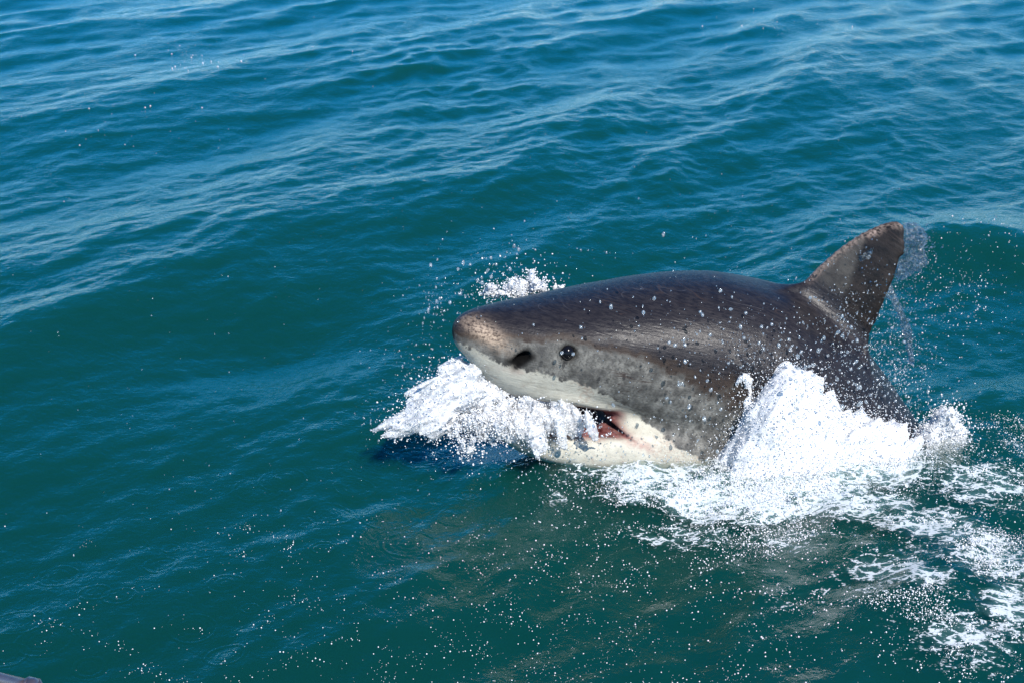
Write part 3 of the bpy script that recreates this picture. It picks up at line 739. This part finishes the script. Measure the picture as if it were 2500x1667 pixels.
# clear water still running off the fin
N = Nodes('water_film')
_p = N.n('ShaderNodeNewGeometry').outputs['Position']
_nf = N.noise(_p, 55.0, 3, .6, .5); _nf2 = N.noise(_p, 130.0, 2, .6)
_b = N.n('ShaderNodeBump', {'Height': N.math('ADD', _nf, N.math('MULTIPLY', _nf2, .5)), 'Strength': 1.0, 'Distance': .03})
_gl = N.n('ShaderNodeBsdfGlossy', {'Color': (1, 1, 1, 1), 'Roughness': .07, 'Normal': _b})
_df = N.n('ShaderNodeBsdfDiffuse', {'Color': (.75, .82, .86, 1), 'Normal': _b})
_tr = N.n('ShaderNodeBsdfTransparent', {'Color': (.88, .96, .97, 1)})
_s = N.mixs(N.math('MULTIPLY', N.ramp(_nf, .46, .66), .30), _tr.outputs[0], _df.outputs[0])
_s = N.mixs(N.math('ADD', .10, N.math('MULTIPLY', N.n('ShaderNodeLayerWeight', {'Blend': .4, 'Normal': _b}).outputs['Fresnel'], .7)), _s, _gl.outputs[0])
N.set(N.out, 'Surface', _s); film_mat = N.m
def film(name, blobs, label, n_grain=700, **kw):
    global foam_mat
    keep, foam_mat = foam_mat, film_mat
    o = white_water(name, blobs, label, n_grain=n_grain, core_only=True, **kw)
    foam_mat = keep
    return o
film('fin_splash', shape_blobs([(2205,550),(2222,545),(2250,560),(2262,590),(2260,625),(2245,655),(2225,680),(2195,684),(2182,660),(2188,650),(2205,610)], 5.92, 5.95, 45, .03, .012, seed=11, fill=.9),
    'clear curtain of water trailing off the tip of the dorsal fin', amp=.010, freq=26, flow=(.3, 0, -1), stretch=2, res=.0055, seed=11, k=.03, floor=.0)
film('fin_trickle', [
    (2115, 630, 5.83, (.03, .008, .03)), (2135, 665, 5.83, (.032, .008, .03)), (2152, 690, 5.83, (.024, .008, .02)), (2165, 705, 5.82, (.016, .012, .016)), (2175, 720, 5.81, (.014, .014, .018)), (2185, 737, 5.82, (.014, .014, .02)), (2193, 752, 5.83, (.014, .014, .02)), (2200, 768, 5.84, (.014, .014, .022)),
    (2206, 785, 5.85, (.013, .014, .024)), (2212, 803, 5.86, (.013, .014, .024)), (2216, 822, 5.86, (.014, .014, .024)), (2220, 842, 5.86, (.014, .014, .024)), (2224, 862, 5.87, (.014, .014, .02)), (2228, 880, 5.87, (.016, .014, .018))],
    'thin ribbon of clear water sliding across and off the dorsal fin', amp=.006, freq=34, flow=(.5, 0, -1), stretch=2, res=.0055, seed=12, k=.02, floor=.0, n_grain=500)

# froth lying on the sea in the wake
def sea_point(x, y):
    dx, dy, z = sea(x, y)
    return np.stack([x + dx, y + dy, z], -1)
_fr = np.random.default_rng(31)
def lace(x, y):
    n = fbm(x * 5.2, y * 8.0, 1.7, 4, .6)
    return np.exp(-(n / .16) ** 2) * .55 + sstep(-.15, .5, fbm(x * 2.2 + 9, y * 4.2, .3, 3)) * .75
_c = on_level(_fr.random(900000) * 1500 + 1150, _fr.random(900000) * 780 + 1040)[:, :2]
_c = _c + _fr.normal(0, .01, _c.shape)
_dens = np.clip(foam_field(_c[:, 0], _c[:, 1]), 0, 1) ** 1.5 * lace(_c[:, 0], _c[:, 1]) ** 1.6
_keep = _c[_fr.random(len(_c)) < _dens * .42]
_keep = _keep[_fr.permutation(len(_keep))[:78000]]
_pp = sea_point(_keep[:, 0], _keep[:, 1]); _ff = foam_field(_keep[:, 0], _keep[:, 1])
_pp[:, 2] += _fr.exponential(.010, len(_pp)) * _ff
_rad = .0010 + .0036 * _fr.random(len(_pp)) ** 3.4
_v, _f = grains(_pp, _rad, _fr)
link('wake_froth', make_mesh('wake_froth', _v, _f, [foam_mat], attrs={'thin': np.zeros(len(_v))}), kind='stuff', label='lacy white froth and bubbles spread over the wake beside the shark', category='foam')

# loose bubbles and sparkling beads on the quieter water in front, imitated sun glints far off
_bb = []
for _k in range(110):
    _p0 = on_level(_fr.normal(1250, 560), 1260 + _fr.random() ** .8 * 400)[:2]
    _n = int(_fr.integers(3, 26)); _dir = _fr.random() * 3.14; _L = .02 + .10 * _fr.random()
    _t = _fr.normal(0, 1, (_n, 1))
    _bb.append(_p0 + _t * _L * np.array([[math.cos(_dir), math.sin(_dir)]]) + _fr.normal(0, .018, (_n, 2)))
_bb.append(on_level(_fr.normal(1560, 520, 1000), 1240 + _fr.random(1000) ** 1.2 * 430)[:, :2])
_bb.append(on_level(2300 + _fr.normal(0, 90, 260), 700 + _fr.normal(0, 55, 260))[:, :2])
_bb.append(on_level(_fr.normal(2250, 120, 160), 800 + _fr.normal(0, 60, 160))[:, :2])
for (_gx, _gy, _sx, _sy, _n) in ((480, 140, 50, 28, 46), (330, 300, 110, 40, 30), (780, 140, 110, 60, 12), (1950, 70, 110, 25, 30), (2300, 690, 50, 20, 40), (120, 480, 30, 6, 6), (1730, 655, 40, 6, 26), (1560, 665, 60, 6, 18), (2440, 620, 30, 30, 20)):  # the far clusters are white beads put in for sun glints
    _bb.append(on_level(_fr.normal(_gx, _sx, _n), np.maximum(_fr.normal(_gy, _sy, _n), 8))[:, :2])
_bb = np.concatenate(_bb)
_pp = sea_point(_bb[:, 0], _bb[:, 1])
_rad = (.0009 + .0027 * _fr.random(len(_pp)) ** 3.5) * np.clip(_pp[:, 1] / 5.5, 1, 2.6)
_v, _f = grains(_pp, _rad, _fr)
link('bubbles_and_glints', make_mesh('bubbles_and_glints', _v, _f, [foam_mat], attrs={'thin': np.zeros(len(_v))}), kind='stuff', label='tiny white bubbles dotted over the water, with white beads imitating sun glints far off', category='bubbles')

# spray in the air: photo spot, spread (px), count, range of Y, radius (mm)
SPRAY = [((1830, 900), (40, 38), 650, (5.40, 5.52), (.8, 2.8)), ((1060, 970), (55, 34), 380, (5.44, 5.6), (.8, 2.6)), ((1130, 1000), (60, 30), 260, (5.40, 5.5), (.8, 2.8)), ((1350, 1030), (55, 22), 260, (5.34, 5.42), (.8, 2.6)), ((2060, 1010), (90, 22), 500, (5.42, 5.52), (.8, 3)), ((2300, 1020), (45, 30), 260, (5.55, 5.68), (.8, 3)), ((2235, 610), (28, 45), 160, (5.9, 5.98), (.8, 3)), ((2190, 790), (14, 70), 170, (5.8, 5.9), (.8, 3)),
         ((1150, 720), (70, 45), 170, (5.4, 6.3), (1.5, 6.5)), ((1240, 640), (90, 40), 90, (5.6, 6.3), (1.5, 6)), ((1060, 780), (25, 45), 70, (5.4, 5.8), (1.5, 5)),
         ((1040, 920), (60, 50), 220, (5.3, 5.6), (1, 4)), ((960, 1030), (50, 30), 120, (5.3, 5.5), (1, 4.5)), ((1140, 1060), (70, 40), 380, (5.25, 5.5), (1, 4)), ((1330, 1090), (90, 45), 150, (5.15, 5.35), (1, 4.5)),
         ((1480, 1100), (70, 40), 90, (5.15, 5.35), (1, 4)), ((1200, 1190), (160, 70), 160, (5.0, 5.4), (1, 5)), ((1600, 780), (200, 70), 150, (5.2, 5.5), (1.5, 6)), ((1800, 850), (130, 70), 190, (5.2, 5.5), (1.2, 6)),
         ((1960, 900), (110, 80), 600, (5.2, 5.7), (1.2, 6)), ((2100, 960), (70, 60), 700, (5.3, 5.8), (1.2, 5.5)), ((1720, 990), (60, 40), 60, (5.15, 5.35), (1.5, 7)), ((1560, 980), (70, 40), 25, (5.15, 5.3), (1.5, 6)),
         ((2220, 900), (50, 60), 320, (5.6, 6.0), (1.2, 5)), ((2290, 720), (100, 70), 260, (5.7, 6.2), (1.2, 5)), ((2060, 790), (45, 40), 200, (5.5, 5.8), (1.2, 5)), ((2090, 740), (35, 25), 150, (5.75, 5.85), (1.2, 5)),
         ((1900, 1150), (260, 60), 900, (5.0, 5.5), (1, 5)), ((1500, 1180), (130, 40), 420, (5.0, 5.3), (1, 5)), ((2250, 1250), (200, 120), 700, (4.6, 5.3), (1, 5)), ((1700, 1350), (420, 150), 260, (4.2, 5.2), (1, 3.5)),
         ((1100, 1400), (420, 150), 190, (4.0, 5.2), (1, 3)), ((700, 1250), (400, 200), 120, (4.0, 5.6), (1, 2.6)), ((1000, 700), (600, 260), 190, (5.0, 7.0), (1, 3)), ((1700, 560), (400, 110), 160, (5.6, 7.0), (1, 3.5)), ((2050, 640), (60, 60), 90, (5.7, 5.9), (1, 4)),
         ((2160, 770), (30, 60), 140, (5.7, 6.0), (1, 5)), ((2130, 840), (25, 20), 120, (5.7, 5.9), (1.5, 5)), ((2180, 930), (30, 40), 200, (5.6, 5.9), (1.5, 5))]
_sr = np.random.default_rng(77)
_C, _Rd = [], []
for (cx, cy0), (sx, sy), n, (y0, y1), (r0, r1) in SPRAY:
    pw = at_range(_sr.normal(cx, sx, n), _sr.normal(cy0, sy, n), (y0 + (y1 - y0) * _sr.random(n)) * RS)
    _C.append(pw); _Rd.append((r0 + (r1 - r0) * _sr.random(n) ** 3.0) * .001)
_C, _Rd = np.concatenate(_C), np.concatenate(_Rd)
_ok = (_C[:, 2] > .01) & (_C[:, 1] > 3.2)
_C, _Rd = _C[_ok], _Rd[_ok]
_ax = np.stack([_sr.normal(0, .25, len(_C)), _sr.normal(0, .25, len(_C)), np.ones(len(_C))], -1); _ax /= np.linalg.norm(_ax, axis=1, keepdims=True)
_k = 1 + 1.1 * _sr.random(len(_C)) ** 1.5
_big = np.argsort(-_Rd)
_small = _big[150:]
_v, _f = grains(_C[_small], _Rd[_small], _sr, True, (_ax[_small], _k[_small]), .3)
link('spray', make_mesh('spray', _v, _f, [drop_mat]), kind='stuff', label='fine spray of water drops hanging in the air round the shark', category='spray')
_bv, _bf = uv_ball(12, 8)
for _i in _big[:150]:
    q = _bv * (1 + .28 * vnoise(_bv[:, 0] * 1.6 + _i, _bv[:, 1] * 1.6, _bv[:, 2] * 1.6)[:, None])
    q = q * _Rd[_i] * 1.25
    q = q + (q @ _ax[_i])[:, None] * _ax[_i] * (_k[_i] - 1) * .6
    o = link('water_drop', make_mesh('water_drop', q, _bf, [drop_mat]), label='large bright drop of water flying in the spray', category='water drop', group='largest drops in the spray')
    o.location = _C[_i]

# ---------------------------------------------------------------- the boat's rail, just reaching into view
N = Nodes('rail_metal')
_pn = N.noise(N.n('ShaderNodeTexCoord').outputs['Object'], 40.0, 3, .6)
N.set(N.out, 'Surface', N.n('ShaderNodeBsdfPrincipled', {'Base Color': N.mixc(_pn, (.24, .19, .19), (.40, .34, .34)), 'Metallic': .85, 'Roughness': N.math('ADD', .18, N.math('MULTIPLY', _pn, .25))}))
rail_mat = N.m
def tube(p0, p1, r0, r1, n=24, caps=True):
    p0, p1 = np.array(p0, float), np.array(p1, float); d = p1 - p0; d /= np.linalg.norm(d)
    a = np.cross(d, [0, 0, 1.]); a /= np.linalg.norm(a); b = np.cross(d, a)
    t = np.linspace(0, 2 * np.pi, n, endpoint=False)
    ring = np.cos(t)[:, None] * a + np.sin(t)[:, None] * b
    V = np.concatenate([p0 + ring * r0, p1 + ring * r1, [p0, p1]])
    i = np.arange(n); j = (i + 1) % n
    F = np.concatenate([np.stack([i, j, n + j], -1), np.stack([i, n + j, n + i], -1), np.stack([j, i, np.full(n, 2 * n)], -1), np.stack([n + i, n + j, np.full(n, 2 * n + 1)], -1)])
    return V, F
RA, RB = at_range(-420, 1556, 2.0), at_range(72, 1678, 2.0)
_rd = (RB - RA) / np.linalg.norm(RB - RA)
rail = link('boat_rail', None, label='thin metal rail with a rounded end fitting on the boat', category='rail'); rail.location = RA
def shade_auto(o): return o
link('bar', make_mesh('rail_bar', *[(v - RA, f) for v, f in [tube(RA, RB, .0125, .0125)]][0], [rail_mat]), rail)
_fit = merge([tube(RB - _rd * .012, RB - _rd * .006, .011, .0175), tube(RB - _rd * .006, RB + _rd * .012, .0175, .0175), tube(RB + _rd * .012, RB + _rd * .020, .0175, .009)])
link('end_fitting', make_mesh('rail_end_fitting', _fit[0] - RA, _fit[1], [rail_mat]), rail)
